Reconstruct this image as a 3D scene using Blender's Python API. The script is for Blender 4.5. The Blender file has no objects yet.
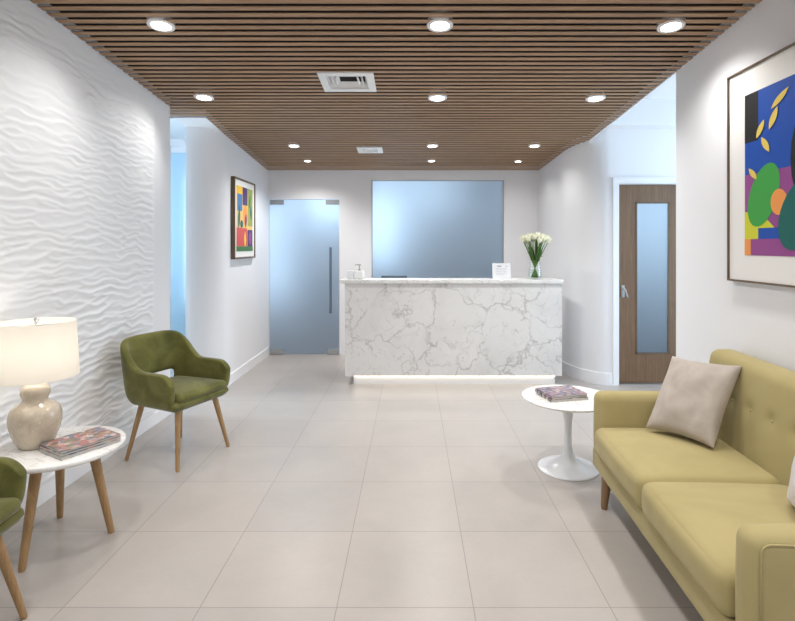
import bpy, bmesh, math, random
from mathutils import Vector, Matrix, noise
random.seed(7)
S = bpy.context.scene
COL = S.collection
PI = math.pi
F, CX, CY, H = 525.0, 412.0, 245.0, 1.5      # focal length and principal point in pixels, eye height in metres
SL = 0.0865                                   # fall of the slatted ceiling per metre


def hc(y):
    return 3.130 - SL * y


def ceil_at(px, py):
    y = 1.630 / (SL + (CY - py) / F)
    return Vector(((px - CX) * y / F, y, hc(y)))


# ------------------------------------------------------------------ materials
def lin(c):
    c = c / 255.0
    return c / 12.92 if c <= 0.04045 else ((c + 0.055) / 1.055) ** 2.4


def rgb(r, g, b):
    return (lin(r), lin(g), lin(b), 1.0)


class NT:
    def __init__(s, name):
        s.m = bpy.data.materials.new(name)
        s.m.use_nodes = True
        s.t = s.m.node_tree
        s.t.nodes.clear()
        s.out = s.n('ShaderNodeOutputMaterial')

    def n(s, kind, **kw):
        nd = s.t.nodes.new(kind)
        for k, v in kw.items():
            if hasattr(nd, k) and k not in ('Scale',):
                setattr(nd, k, v)
            else:
                nd.inputs[k].default_value = v
        return nd

    def l(s, a, b):
        s.t.links.new(a, b)

    def bsdf(s, color=None, rough=0.5, **kw):
        b = s.n('ShaderNodeBsdfPrincipled')
        if color is not None:
            b.inputs['Base Color'].default_value = color
        b.inputs['Roughness'].default_value = rough
        for k, v in kw.items():
            b.inputs[k.replace('_', ' ')].default_value = v
        s.l(b.outputs[0], s.out.inputs[0])
        return b

    def coords(s, scale=(1, 1, 1), loc=(0, 0, 0), kind='Object'):
        tc = s.n('ShaderNodeTexCoord')
        mp = s.n('ShaderNodeMapping')
        mp.inputs['Scale'].default_value = scale
        mp.inputs['Location'].default_value = loc
        s.l(tc.outputs[kind], mp.inputs[0])
        return mp.outputs[0]

    def noise(s, vec, scale=5, detail=4, rough=0.5, dist=0):
        nd = s.n('ShaderNodeTexNoise')
        nd.inputs['Scale'].default_value = scale
        nd.inputs['Detail'].default_value = detail
        nd.inputs['Roughness'].default_value = rough
        nd.inputs['Distortion'].default_value = dist
        s.l(vec, nd.inputs['Vector'])
        return nd

    def ramp(s, fac, stops, interp='LINEAR'):
        r = s.n('ShaderNodeValToRGB')
        cr = r.color_ramp
        cr.interpolation = interp
        while len(cr.elements) < len(stops):
            cr.elements.new(0.5)
        for e, (p, c) in zip(cr.elements, stops):
            e.position = p
            e.color = c
        s.l(fac, r.inputs[0])
        return r.outputs[0]

    def mix(s, fac, a, b, mode='MIX'):
        m = s.n('ShaderNodeMix')
        m.data_type = 'RGBA'
        m.blend_type = mode
        for sock, v in ((m.inputs[0], fac), (m.inputs[6], a), (m.inputs[7], b)):
            if hasattr(v, 'links'):
                s.l(v, sock)
            else:
                sock.default_value = v
        return m.outputs[2]

    def math(s, op, a, b=0.0):
        m = s.n('ShaderNodeMath')
        m.operation = op
        for sock, v in ((m.inputs[0], a), (m.inputs[1], b)):
            if hasattr(v, 'links'):
                s.l(v, sock)
            else:
                sock.default_value = v
        return m.outputs[0]

    def bump(s, height, b, strength=0.2, dist=0.01):
        bp = s.n('ShaderNodeBump')
        bp.inputs['Strength'].default_value = strength
        bp.inputs['Distance'].default_value = dist
        s.l(height, bp.inputs['Height'])
        s.l(bp.outputs[0], b.inputs['Normal'])


def plain(name, c, rough=0.5, **kw):
    t = NT(name)
    t.bsdf(rgb(*c), rough, **kw)
    return t.m


def painted(name, c, rough=0.6):
    t = NT(name)
    b = t.bsdf(rgb(*c), rough)
    v = t.coords()
    n = t.noise(v, 90, 3)
    t.bump(n.outputs[0], b, 0.05, 0.002)
    return t.m


def wood(name, c1, c2, scale=(2, 30, 30), rough=0.45, bump=0.08):
    t = NT(name)
    b = t.bsdf(None, rough)
    v = t.coords(scale)
    n = t.noise(v, 2.0, 6, 0.6, 0.4)
    n2 = t.noise(v, 9.0, 3, 0.6, 0.2)
    f = t.mix(0.35, n.outputs[0], n2.outputs[0])
    t.l(t.ramp(f, [(0.3, rgb(*c1)), (0.7, rgb(*c2))]), b.inputs['Base Color'])
    t.bump(n.outputs[0], b, bump, 0.002)
    return t.m


def fabric(name, c1, c2, big=3.0, weave=450, rough=0.9, sheen=0.25, bumpf=0.25):
    t = NT(name)
    b = t.bsdf(None, rough)
    b.inputs['Sheen Weight'].default_value = sheen
    b.inputs['Sheen Roughness'].default_value = 0.4
    b.inputs['Specular IOR Level'].default_value = 0.2
    v = t.coords()
    n = t.noise(v, big, 4, 0.6, 0.6)
    w = t.noise(v, weave, 2)
    f = t.mix(0.18, n.outputs[0], w.outputs[0])
    t.l(t.ramp(f, [(0.35, rgb(*c1)), (0.65, rgb(*c2))]), b.inputs['Base Color'])
    t.bump(w.outputs[0], b, bumpf, 0.001)
    return t.m


def marble(name, base, vein, soft, scale=1.0, rough=0.25):
    t = NT(name)
    b = t.bsdf(None, rough)
    v = t.coords((scale, scale, scale))
    d = t.noise(v, 2.2, 4, 0.6)
    vv = t.n('ShaderNodeVectorMath')
    vv.operation = 'MULTIPLY_ADD'
    t.l(d.outputs['Color'], vv.inputs[0])
    vv.inputs[1].default_value = (0.75, 0.75, 0.75)
    t.l(v, vv.inputs[2])
    cl = t.noise(v, 2.1, 3, 0.55)
    c = t.mix(t.ramp(cl.outputs[0], [(0.45, (0, 0, 0, 1)), (0.75, (1, 1, 1, 1))]), rgb(*base), rgb(*soft))
    for sc, wd, st, lo in ((2.3, 0.020, 0.75, 0.37), (4.6, 0.015, 0.62, 0.43)):
        vo = t.n('ShaderNodeTexVoronoi')
        vo.feature = 'DISTANCE_TO_EDGE'
        vo.inputs['Scale'].default_value = sc
        t.l(vv.outputs[0], vo.inputs['Vector'])
        e = t.ramp(vo.outputs['Distance'], [(0.0, (st, st, st, 1)), (wd * 0.3, (st * 0.5, st * 0.5, st * 0.5, 1)), (wd * 2.2, (0, 0, 0, 1))])
        mk = t.noise(v, sc * 1.3, 4, 0.6)
        m = t.ramp(mk.outputs[0], [(lo, (0, 0, 0, 1)), (lo + 0.2, (1, 1, 1, 1))])
        c = t.mix(t.math('MULTIPLY', e, m), c, rgb(*vein))
    t.l(c, b.inputs['Base Color'])
    return t.m


def emit(name, c, s):
    t = NT(name)
    e = t.n('ShaderNodeEmission')
    e.inputs[0].default_value = c
    e.inputs[1].default_value = s
    t.l(e.outputs[0], t.out.inputs[0])
    return t.m


def frosted(name, c, rough=0.09, gl=0.05):
    t = NT(name)
    tr = t.n('ShaderNodeBsdfTranslucent')
    tr.inputs[0].default_value = c
    g = t.n('ShaderNodeBsdfGlossy')
    g.inputs['Roughness'].default_value = rough
    lw = t.n('ShaderNodeLayerWeight')
    lw.inputs[0].default_value = 0.25
    mx = t.n('ShaderNodeMixShader')
    f = t.math('ADD', t.math('MULTIPLY', lw.outputs['Fresnel'], 0.6), gl)
    t.l(f, mx.inputs[0])
    t.l(tr.outputs[0], mx.inputs[1])
    t.l(g.outputs[0], mx.inputs[2])
    t.l(mx.outputs[0], t.out.inputs[0])
    return t.m


def clear(name):
    t = NT(name)
    tr = t.n('ShaderNodeBsdfTransparent')
    t.l(tr.outputs[0], t.out.inputs[0])
    return t.m


def glassy(name, tint=(0.97, 0.99, 0.98, 1), gl=0.12):
    t = NT(name)
    tr = t.n('ShaderNodeBsdfTransparent')
    tr.inputs[0].default_value = tint
    g = t.n('ShaderNodeBsdfGlossy')
    g.inputs['Roughness'].default_value = 0.03
    lw = t.n('ShaderNodeLayerWeight')
    lw.inputs[0].default_value = 0.35
    mx = t.n('ShaderNodeMixShader')
    t.l(t.math('ADD', t.math('MULTIPLY', lw.outputs['Facing'], 0.22), gl * 0.2), mx.inputs[0])
    t.l(tr.outputs[0], mx.inputs[1])
    t.l(g.outputs[0], mx.inputs[2])
    t.l(mx.outputs[0], t.out.inputs[0])
    return t.m


def floor_mat():
    t = NT('porcelain_tile')
    b = t.bsdf(None, 0.3)
    b.inputs['Specular IOR Level'].default_value = 0.55
    v = t.coords((1, 1, 1), (0.8777 + 0.566 * 10, -2.172 + 0.577 * 10, 0))
    br = t.n('ShaderNodeTexBrick')
    br.offset = 0.0
    br.squash = 1.0
    for k, val in (('Color1', rgb(186, 178, 171)), ('Color2', rgb(180, 173, 167)), ('Mortar', rgb(150, 142, 137)), ('Scale', 1.0),
                   ('Mortar Size', 0.0022), ('Mortar Smooth', 0.1), ('Bias', 0.0), ('Brick Width', 0.566), ('Row Height', 0.577)):
        br.inputs[k].default_value = val
    t.l(v, br.inputs['Vector'])
    w = t.coords()
    n = t.noise(w, 2.3, 6, 0.65, 0.3)
    n2 = t.noise(w, 40, 3, 0.6)
    cl = t.ramp(n.outputs[0], [(0.25, (0.85, 0.855, 0.865, 1)), (0.75, (1, 0.998, 0.995, 1))])
    c = t.mix(1.0, br.outputs['Color'], cl, 'MULTIPLY')
    c = t.mix(1.0, c, t.ramp(n2.outputs[0], [(0.3, (0.97, 0.97, 0.97, 1)), (0.7, (1, 1, 1, 1))]), 'MULTIPLY')
    t.l(c, b.inputs['Base Color'])
    t.l(t.ramp(n.outputs[0], [(0.3, (0.29, 0.29, 0.29, 1)), (0.7, (0.34, 0.34, 0.34, 1))]), b.inputs['Roughness'])
    return t.m


def cover_mat(name, seed, pal):
    t = NT(name)
    b = t.bsdf(None, 0.3)
    v = t.coords((1, 1, 1), (seed, seed * 0.7, 0))
    vo = t.n('ShaderNodeTexVoronoi')
    vo.inputs['Scale'].default_value = 46
    n = t.noise(v, 9, 3, 0.6)
    vv = t.n('ShaderNodeVectorMath')
    vv.operation = 'MULTIPLY_ADD'
    t.l(n.outputs['Color'], vv.inputs[0])
    vv.inputs[1].default_value = (0.05, 0.05, 0)
    t.l(v, vv.inputs[2])
    t.l(vv.outputs[0], vo.inputs['Vector'])
    sp = t.n('ShaderNodeSeparateColor')
    t.l(vo.outputs['Color'], sp.inputs[0])
    k = len(pal)
    t.l(t.ramp(sp.outputs[0], [((i + 0.0) / k, rgb(*c)) for i, c in enumerate(pal)], 'CONSTANT'), b.inputs['Base Color'])
    return t.m


def page_mat():
    t = NT('magazine_pages')
    b = t.bsdf(None, 0.7)
    v = t.coords((1, 1, 900))
    n = t.noise(v, 1.0, 2)
    t.l(t.ramp(n.outputs[0], [(0.35, rgb(170, 166, 164)), (0.65, rgb(225, 222, 218))]), b.inputs['Base Color'])
    return t.m


M = {}
M['wall'] = painted('white_wall_paint', (236, 236, 238))
M['relief'] = painted('white_relief_plaster', (238, 238, 239), 0.55)
M['trim'] = painted('white_trim_paint', (240, 240, 242), 0.4)
M['floor'] = floor_mat()
M['slat'] = wood('walnut_slat', (134, 102, 74), (190, 155, 120), (1.2, 30, 30), 0.5)
M['black'] = plain('black_backing', (14, 11, 10), 0.9)
M['doorwood'] = wood('walnut_door_veneer', (94, 68, 46), (134, 104, 76), (40, 40, 1.5), 0.45)
M['oak'] = wood('oak_leg', (136, 104, 68), (180, 146, 102), (40, 40, 3), 0.45)
M['darkoak'] = wood('brown_oak_leg', (116, 90, 62), (150, 120, 88), (40, 40, 3), 0.45)
M['steel'] = plain('brushed_steel', (178, 178, 178), 0.4, Metallic=0.5)
M['darksteel'] = plain('grey_steel', (168, 171, 173), 0.45, Metallic=0.25)
M['pullsteel'] = plain('dark_pull_steel', (112, 122, 134), 0.35, Metallic=0.5)
M['velvet'] = fabric('olive_velvet', (82, 82, 38), (122, 120, 66), 5.0, 300, 0.75, 0.3, 0.1)
M['sofa'] = fabric('chartreuse_linen', (164, 151, 104), (177, 163, 117), 2.2, 500, 0.9, 0.15, 0.35)
M['taupe'] = fabric('taupe_velvet', (166, 156, 146), (184, 174, 164), 6, 500, 0.85, 0.3, 0.2)
M['lilac'] = fabric('pale_lilac_velvet', (196, 188, 190), (210, 203, 204), 6, 500, 0.85, 0.3, 0.2)
M['marble'] = marble('white_grey_marble', (230, 227, 224), (142, 136, 131), (216, 213, 210), 1.0)
M['topmarble'] = marble('marble_table_top', (236, 234, 231), (165, 158, 150), (224, 221, 217), 2.5, 0.22)
M['whitelac'] = plain('white_lacquer', (232, 234, 237), 0.25)
M['white'] = plain('white_plastic', (240, 240, 240), 0.35)
M['ceramic'] = None
M['led'] = emit('warm_led_strip', (1.0, 0.88, 0.72, 1), 4.0)
M['lampdisc'] = emit('downlight_lens', (1.0, 0.95, 0.88, 1), 9.0)
M['bulb'] = emit('warm_bulb', (1.0, 0.96, 0.91, 1), 20.0)
M['frost'] = frosted('frosted_glass', (0.93, 0.95, 0.97, 1))
M['clear'] = clear('clear_glass_core')
M['vase'] = glassy('vase_glass')
M['water'] = glassy('vase_water', (0.93, 0.97, 0.95, 1), 0.05)
M['stem'] = plain('tulip_stem_green', (92, 124, 46), 0.5)
M['leaf'] = plain('tulip_leaf_green', (58, 96, 34), 0.5)
M['petal'] = plain('cream_petal', (246, 243, 214), 0.5, Subsurface_Weight=0.15)
M['ink'] = plain('grey_print_ink', (150, 150, 152), 0.6)
M['screen'] = plain('grey_screen_plastic', (104, 116, 132), 0.4)
M['frame'] = wood('dark_walnut_frame', (82, 64, 48), (118, 96, 70), (30, 30, 2), 0.4)
M['mat'] = plain('white_mat_board', (236, 234, 230), 0.7)
M['pages'] = page_mat()


def ceramic_mat():
    t = NT('mottled_cream_ceramic')
    b = t.bsdf(None, 0.18)
    v = t.coords()
    n = t.noise(v, 14, 6, 0.6, 0.5)
    n2 = t.noise(v, 70, 3, 0.6)
    c = t.ramp(n.outputs[0], [(0.3, rgb(190, 175, 153)), (0.7, rgb(222, 208, 188))])
    c = t.mix(t.ramp(n2.outputs[0], [(0.66, (0, 0, 0, 1)), (0.72, (0.7, 0.7, 0.7, 1))]), c, rgb(238, 230, 216))
    t.l(c, b.inputs['Base Color'])
    b.inputs['Coat Weight'].default_value = 0.3
    return t.m


M['ceramic'] = ceramic_mat()


def shade_mat():
    t = NT('linen_lamp_shade')
    d = t.n('ShaderNodeBsdfDiffuse')
    d.inputs[0].default_value = rgb(245, 242, 236)
    tr = t.n('ShaderNodeBsdfTranslucent')
    tr.inputs[0].default_value = rgb(250, 246, 238)
    mx = t.n('ShaderNodeMixShader')
    mx.inputs[0].default_value = 0.5
    t.l(d.outputs[0], mx.inputs[1])
    t.l(tr.outputs[0], mx.inputs[2])
    t.l(mx.outputs[0], t.out.inputs[0])
    return t.m


M['shade'] = shade_mat()
PAINT = {k: plain('print_' + k, c, 0.6) for k, c in dict(
    blue=(12, 74, 168), black=(22, 22, 24), purple=(146, 70, 138), green=(60, 158, 66), teal=(8, 96, 88), orange=(236, 152, 76),
    yellow=(226, 200, 92), lime=(206, 206, 44), red=(204, 84, 80), sand=(226, 190, 110), sky=(66, 118, 168), violet=(78, 54, 104),
    olive=(150, 160, 82), gold=(240, 190, 50), moss=(66, 116, 66)).items()}


# ------------------------------------------------------------------ mesh helpers
def quadbox(bm, p, mi=0):
    """p: 8 points, bottom ring then top ring."""
    vs = [bm.verts.new(q) for q in p]
    for f in ((3, 2, 1, 0), (4, 5, 6, 7), (0, 1, 5, 4), (1, 2, 6, 5), (2, 3, 7, 6), (3, 0, 4, 7)):
        bm.faces.new([vs[i] for i in f]).material_index = mi


def box(bm, x0, x1, y0, y1, z0, z1, mi=0):
    quadbox(bm, [(x0, y0, z0), (x1, y0, z0), (x1, y1, z0), (x0, y1, z0), (x0, y0, z1), (x1, y0, z1), (x1, y1, z1), (x0, y1, z1)], mi)


def prism(bm, pts, z0, z1, mi=0):
    """pts counter-clockwise seen from above; z0 / z1 numbers or functions of y."""
    f0 = z0 if callable(z0) else (lambda y: z0)
    f1 = z1 if callable(z1) else (lambda y: z1)
    a = [bm.verts.new((x, y, f0(y))) for x, y in pts]
    b = [bm.verts.new((x, y, f1(y))) for x, y in pts]
    n = len(pts)
    bm.faces.new(a[::-1]).material_index = mi
    bm.faces.new(b).material_index = mi
    for i in range(n):
        j = (i + 1) % n
        bm.faces.new((a[i], a[j], b[j], b[i])).material_index = mi


def rings(bm, rows, closed=True, cap0=True, cap1=True, mi=0):
    vs = [[bm.verts.new(p) for p in r] for r in rows]
    n = len(rows[0])
    for a, b in zip(vs, vs[1:]):
        for i in range(n if closed else n - 1):
            j = (i + 1) % n
            bm.faces.new((a[i], a[j], b[j], b[i])).material_index = mi
    if cap0:
        bm.faces.new(vs[0][::-1]).material_index = mi
    if cap1:
        bm.faces.new(vs[-1]).material_index = mi
    return vs


def lathe(bm, prof, c=(0, 0, 0), seg=40, cap0=True, cap1=True, mi=0):
    rings(bm, [[(c[0] + r * math.cos(2 * PI * i / seg), c[1] + r * math.sin(2 * PI * i / seg), c[2] + z) for i in range(seg)] for r, z in prof],
          True, cap0, cap1, mi)


def tube(bm, pts, rad, seg=12, mi=0, flat=1.0):
    pts = [Vector(p) for p in pts]
    rad = rad if isinstance(rad, (list, tuple)) else [rad] * len(pts)
    rows = []
    ref = Vector((0.31, 0.95, 0.05)).normalized()
    for i, p in enumerate(pts):
        d = (pts[min(i + 1, len(pts) - 1)] - pts[max(i - 1, 0)]).normalized()
        u = d.cross(ref)
        if u.length < 1e-3:
            u = d.cross(Vector((1, 0, 0)))
        u.normalize()
        w = d.cross(u).normalized()
        rows.append([p + (u * math.cos(2 * PI * k / seg) + w * flat * math.sin(2 * PI * k / seg)) * rad[i] for k in range(seg)])
    rings(bm, rows, True, True, True, mi)


def axis_steps(h, r, n=4, m=6):
    a = [-h + r * (1 - math.cos(PI / 2 * i / n)) for i in range(n)]
    b = [-h + r + (2 * h - 2 * r) * i / m for i in range(m + 1)]
    return a + b + [-x for x in reversed(a)]


def softbox(bm, c, size, r, puff=(0, 0, 0), warp=None, mi=0, div=(6, 6, 6)):
    """A box with edges rounded to radius r, its faces swollen by puff."""
    hx, hy, hz = [s / 2 for s in size]
    r = min(r, hx * 0.999, hy * 0.999, hz * 0.999)
    ax, ay, az = axis_steps(hx, r, 4, div[0]), axis_steps(hy, r, 4, div[1]), axis_steps(hz, r, 4, div[2])
    cache = {}

    def vert(x, y, z):
        k = (round(x, 6), round(y, 6), round(z, 6))
        if k in cache:
            return cache[k]
        p = Vector((x, y, z))
        q = Vector((max(-hx + r, min(hx - r, x)), max(-hy + r, min(hy - r, y)), max(-hz + r, min(hz - r, z))))
        d = p - q
        if d.length > 1e-9:
            p = q + d.normalized() * r
        u, v, w = x / hx, y / hy, z / hz
        p.x += puff[0] * u * (1 - v * v) * (1 - w * w)
        p.y += puff[1] * v * (1 - u * u) * (1 - w * w)
        p.z += puff[2] * w * (1 - u * u) * (1 - v * v)
        p += Vector(c)
        if warp:
            p = Vector(warp(p))
        cache[k] = bm.verts.new(p)
        return cache[k]

    def face(A, B, fn, flip):
        for i in range(len(A) - 1):
            for j in range(len(B) - 1):
                q = [fn(A[i], B[j]), fn(A[i + 1], B[j]), fn(A[i + 1], B[j + 1]), fn(A[i], B[j + 1])]
                if len(set(q)) < 3:
                    continue
                q = list(dict.fromkeys(q))
                bm.faces.new(q[::-1] if flip else q).material_index = mi
    face(ax, ay, lambda a, b: vert(a, b, hz), False)
    face(ax, ay, lambda a, b: vert(a, b, -hz), True)
    face(ax, az, lambda a, b: vert(a, -hy, b), False)
    face(ax, az, lambda a, b: vert(a, hy, b), True)
    face(ay, az, lambda a, b: vert(hx, a, b), False)
    face(ay, az, lambda a, b: vert(-hx, a, b), True)


def obj(name, bm, mats, parent=None, smooth=False, loc=None, recalc=False):
    if recalc:
        bmesh.ops.recalc_face_normals(bm, faces=bm.faces[:])
    me = bpy.data.meshes.new(name)
    bm.to_mesh(me)
    bm.free()
    for m in (mats if isinstance(mats, (list, tuple)) else [mats]):
        me.materials.append(m)
    if smooth:
        for p in me.polygons:
            p.use_smooth = True
    o = bpy.data.objects.new(name, me)
    COL.objects.link(o)
    if parent:
        o.parent = parent
    if loc is not None:
        o.location = loc
    return o


def autosmooth(o, deg=40):
    me = o.data
    for p in me.polygons:
        p.use_smooth = True
    bm = bmesh.new()
    bm.from_mesh(me)
    for e in bm.edges:
        if len(e.link_faces) == 2 and e.calc_face_angle(0) > math.radians(deg):
            e.smooth = False
    bm.to_mesh(me)
    bm.free()
    return o


def bevel(o, w=0.003, seg=2):
    m = o.modifiers.new('Bevel', 'BEVEL')
    m.width = w
    m.segments = seg
    m.limit_method = 'ANGLE'
    return o


def thing(name, label, cat, loc=(0, 0, 0), rz=0.0, group=None):
    o = bpy.data.objects.new(name, None)
    COL.objects.link(o)
    o.location = loc
    o.rotation_euler = (0, 0, rz)
    o.empty_display_size = 0.1
    return tag(o, label, cat, group)


def tag(o, label, cat, group=None):
    o['label'] = label
    o['category'] = cat
    if group:
        o['group'] = group
    return o


def struct(name, bm, mats, label=None, parent=None, cat=None, smooth=False):
    o = obj(name, bm, mats, parent, smooth)
    o['kind'] = 'structure'
    if label:
        o['label'] = label
    if cat:
        o['category'] = cat
    return o


def B():
    return bmesh.new()


def copy_tree(o, parent=None):
    c = o.copy()
    COL.objects.link(c)
    if parent:
        c.parent = parent
    for ch in list(o.children):
        copy_tree(ch, c)
    return c


# ------------------------------------------------------------------ the setting
WL, WR, WB = -2.15, 1.97, 7.16           # textured wall, painting wall, back wall
WHL = -1.96                              # hall wall on the left beyond the opening

b = B(); box(b, -5.0, 5.0, -2.6, 9.8, -0.1, 0.0)
struct('floor', b, M['floor'], 'pale greige square porcelain floor tiles with thin dark joints', cat='floor')

# textured wall
b = B(); box(b, WL - 0.25, WL, -2.6, 4.665, 0, 3.4)
wl = struct('wall_left', b, M['wall'], 'white wall behind the lamp, faced with a rippled relief panel', cat='wall')


def ridge(y, z):
    best = 0.0
    for k in range(2):
        o = 7.3 * k
        w = noise.noise((y * 0.8 + o, z * 1.5, 0.3)) * 0.7 + noise.noise((y * 3.6 + o, z * 6.0, 4.1)) * 1.0 + noise.noise((y * 8 - o, z * 14, 9.0)) * 0.42
        ph = z / 0.060 + w + 0.5 * k + y * (0.35 if k else -0.15)
        fr = ph - math.floor(ph)
        q = fr / 0.70 if fr < 0.70 else (1 - fr) / 0.30
        a = max(0.1, 0.68 + 0.8 * noise.noise((y * 2.4 + o, z * 4.6, 2.0)))
        best = max(best, q ** 1.7 * a)
    return best


b = B()
y0, y1 = 1.0, 4.36
ny, nz = 250, 330
rows = []
for j in range(nz + 1):
    r = []
    for i in range(ny + 1):
        y = y0 + (y1 - y0) * i / ny
        zt = hc(y) - 0.035
        z = 0.10 + (zt - 0.10) * j / nz
        fade = min(1, (y1 - y) / 0.06) * min(1, (zt - z) / 0.28) * min(1, (z - 0.10) / 0.03)
        r.append((WL + 0.012 + 0.0092 * ridge(y, z) * max(0, fade), y, z))
    rows.append(r)
rings(b, rows, False, False, False)
e0 = [(WL, y0 + (y1 - y0) * i / ny, hc(y0 + (y1 - y0) * i / ny) - 0.035) for i in range(ny + 1)]
rings(b, [rows[-1], e0], False, False, False)
e1 = [(WL, y1, rows[j][-1][2]) for j in range(nz + 1)]
rings(b, [[rows[j][-1] for j in range(nz + 1)], e1], False, False, False)
e2 = [(WL, y0 + (y1 - y0) * i / ny, 0.10) for i in range(ny + 1)]
rings(b, [e2, rows[0]], False, False, False)
struct('relief_panel', b, M['relief'], parent=wl, smooth=True)
b = B(); box(b, WL, WL + 0.012, -2.6, 4.665, 0, 0.10)
bevel(struct('baseboard_left', b, M['trim'], 'low white baseboard under the rippled wall', cat='baseboard'))

# left side passage behind the textured wall
b = B()
box(b, -4.4, WL - 0.25, 4.45, 4.665, 0, 3.1)
box(b, -4.6, -4.4, 4.45, 9.0, 0, 3.1)
struct('wall_left_passage', b, M['wall'], 'white side passage wall behind the rippled wall', cat='wall')
arc = [(-1.96 - 0.26 + 0.26 * math.cos(a), 5.53 - 0.30 * math.sin(a)) for a in [PI / 2 * i / 12 for i in range(13)]]
pts = [(WHL, WB)] + [(-2.255, WB), (-2.255, 5.23)] + arc[::-1]
b = B(); prism(b, pts[1:] + [pts[0]], 0, 3.05)
autosmooth(struct('wall_left_hall', b, M['wall'], 'white hall wall with rounded end that carries the small framed print', cat='wall'), 30)
b = B()
path = arc[::-1] + [(WHL, WB)]


def strip(b, path, t, z0, z1, side=1):
    out = []
    for i, p in enumerate(path):
        a = Vector(path[max(i - 1, 0)]); c = Vector(path[min(i + 1, len(path) - 1)])
        d = (c - a).normalized()
        nrm = Vector((d.y, -d.x)) * side
        out.append((p[0] + nrm.x * t, p[1] + nrm.y * t))
    rows = []
    for p, q in zip(path, out):
        rows.append([(p[0], p[1], z0), (q[0], q[1], z0), (q[0], q[1], z1), (p[0], p[1], z1)])
    rings(b, rows, True, True, True)


strip(b, path, 0.013, 0, 0.11, 1)
autosmooth(struct('baseboard_left_hall', b, M['trim'], 'white baseboard along the hall wall below the small print', cat='baseboard'), 30)

# back wall with openings
DX0, DX1, DZ = -1.955, -0.99, 2.127
VX0, VX1, VZ0, VZ1 = -0.552, 1.255, 0.92, 2.386
b = B()
box(b, -2.255, DX0, WB, WB + 0.1, 0, 3.05)
box(b, DX0, DX1, WB, WB + 0.1, DZ, 3.05)
box(b, DX1, VX0, WB, WB + 0.1, 0, 3.05)
box(b, VX0, VX1, WB, WB + 0.1, 0, VZ0)
box(b, VX0, VX1, WB, WB + 0.1, VZ1, 3.05)
box(b, VX1, 2.3, WB, WB + 0.1, 0, 3.05)
struct('wall_back', b, M['wall'], 'white back wall behind the reception desk', cat='wall')

# curved wall on the right and the wall of the wooden door
DW = 5.62
ell = [(2.13 - 0.355 * math.cos(a), 6.3 - 0.68 * math.sin(a)) for a in [PI / 2 * i / 20 for i in range(21)]]
WX0, WX1, WZ = 2.205, 3.00, 2.165
face = [(1.72, WB)] + ell + [(WX0, DW)]
b = B(); prism(b, face + [(WX0, DW + 0.12), (2.3, DW + 0.12), (2.3, WB)], 0, 3.05)
autosmooth(struct('wall_right_curved', b, M['wall'], 'white curved wall between the reception desk and the wooden door', cat='wall'), 30)
b = B(); strip(b, face[:-1] + [(WX0 - 0.06, DW)], 0.014, 0, 0.13, 1)
autosmooth(struct('baseboard_right_curved', b, M['trim'], 'tall white baseboard along the curved wall', cat='baseboard'), 30)
b = B()
box(b, WX0, WX1, DW, DW + 0.12, WZ, 3.05)
box(b, WX1, 4.6, DW, DW + 0.12, 0, 3.05)
struct('wall_right_passage', b, M['wall'], 'white passage wall that holds the wooden door', cat='wall')
b = B()
box(b, WX0 - 0.058, WX0, DW - 0.018, DW, 0, WZ + 0.058)
box(b, WX1, WX1 + 0.058, DW - 0.018, DW, 0, WZ + 0.058)
box(b, WX0, WX1, DW - 0.018, DW, WZ, WZ + 0.058)
box(b, WX0, WX0 + 0.012, DW, DW + 0.12, 0, WZ)
box(b, WX0 + 0.012, WX1, DW, DW + 0.12, WZ - 0.012, WZ)
struct('trim_1', b, M['trim'], 'white casing around the wooden door', cat='door trim')
b = B(); box(b, 1.99, 4.6, DW - 0.17, DW, 2.745, 3.05)
struct('trim_2', b, M['wall'], 'white boxed bulkhead high above the wooden door', cat='bulkhead')

# painting wall
b = B()
box(b, WR, WR + 0.2, -2.6, 3.918, 0, 3.4)
struct('wall_right', b, M['wall'], 'white wall behind the sofa that carries the large framed print', cat='wall')
b = B()
box(b, WR + 0.2, 4.6, 3.76, 3.918, 0, 3.05)
box(b, 4.6, 4.8, 3.76, 9.0, 0, 3.05)
struct('wall_right_end', b, M['wall'], 'white end wall of the right passage', cat='wall')
b = B(); box(b, WR - 0.013, WR, -2.6, 3.918, 0, 0.11)
bevel(struct('baseboard_right', b, M['trim'], 'white baseboard behind the sofa', cat='baseboard'))


# ceiling: slats on a black backing
def left_edge(y):
    if 4.665 <= y < 4.94:
        return -2.3
    return WL if y < 4.94 else (-1.94 - 0.02 * min(1, (y - 4.96) / 0.5))


def right_edge(y):
    if y < 3.918:
        return WR
    e = 1.965 - 0.024 * (y - 3.918)
    if y > 5.6:
        if y < 6.3:
            e = min(e, 2.13 - 0.355 * math.sqrt(max(0, 1 - ((6.3 - y) / 0.68) ** 2)))
        else:
            e = min(e, 1.775 - (y - 6.3) * 0.055 / 0.86)
    return e


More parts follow.
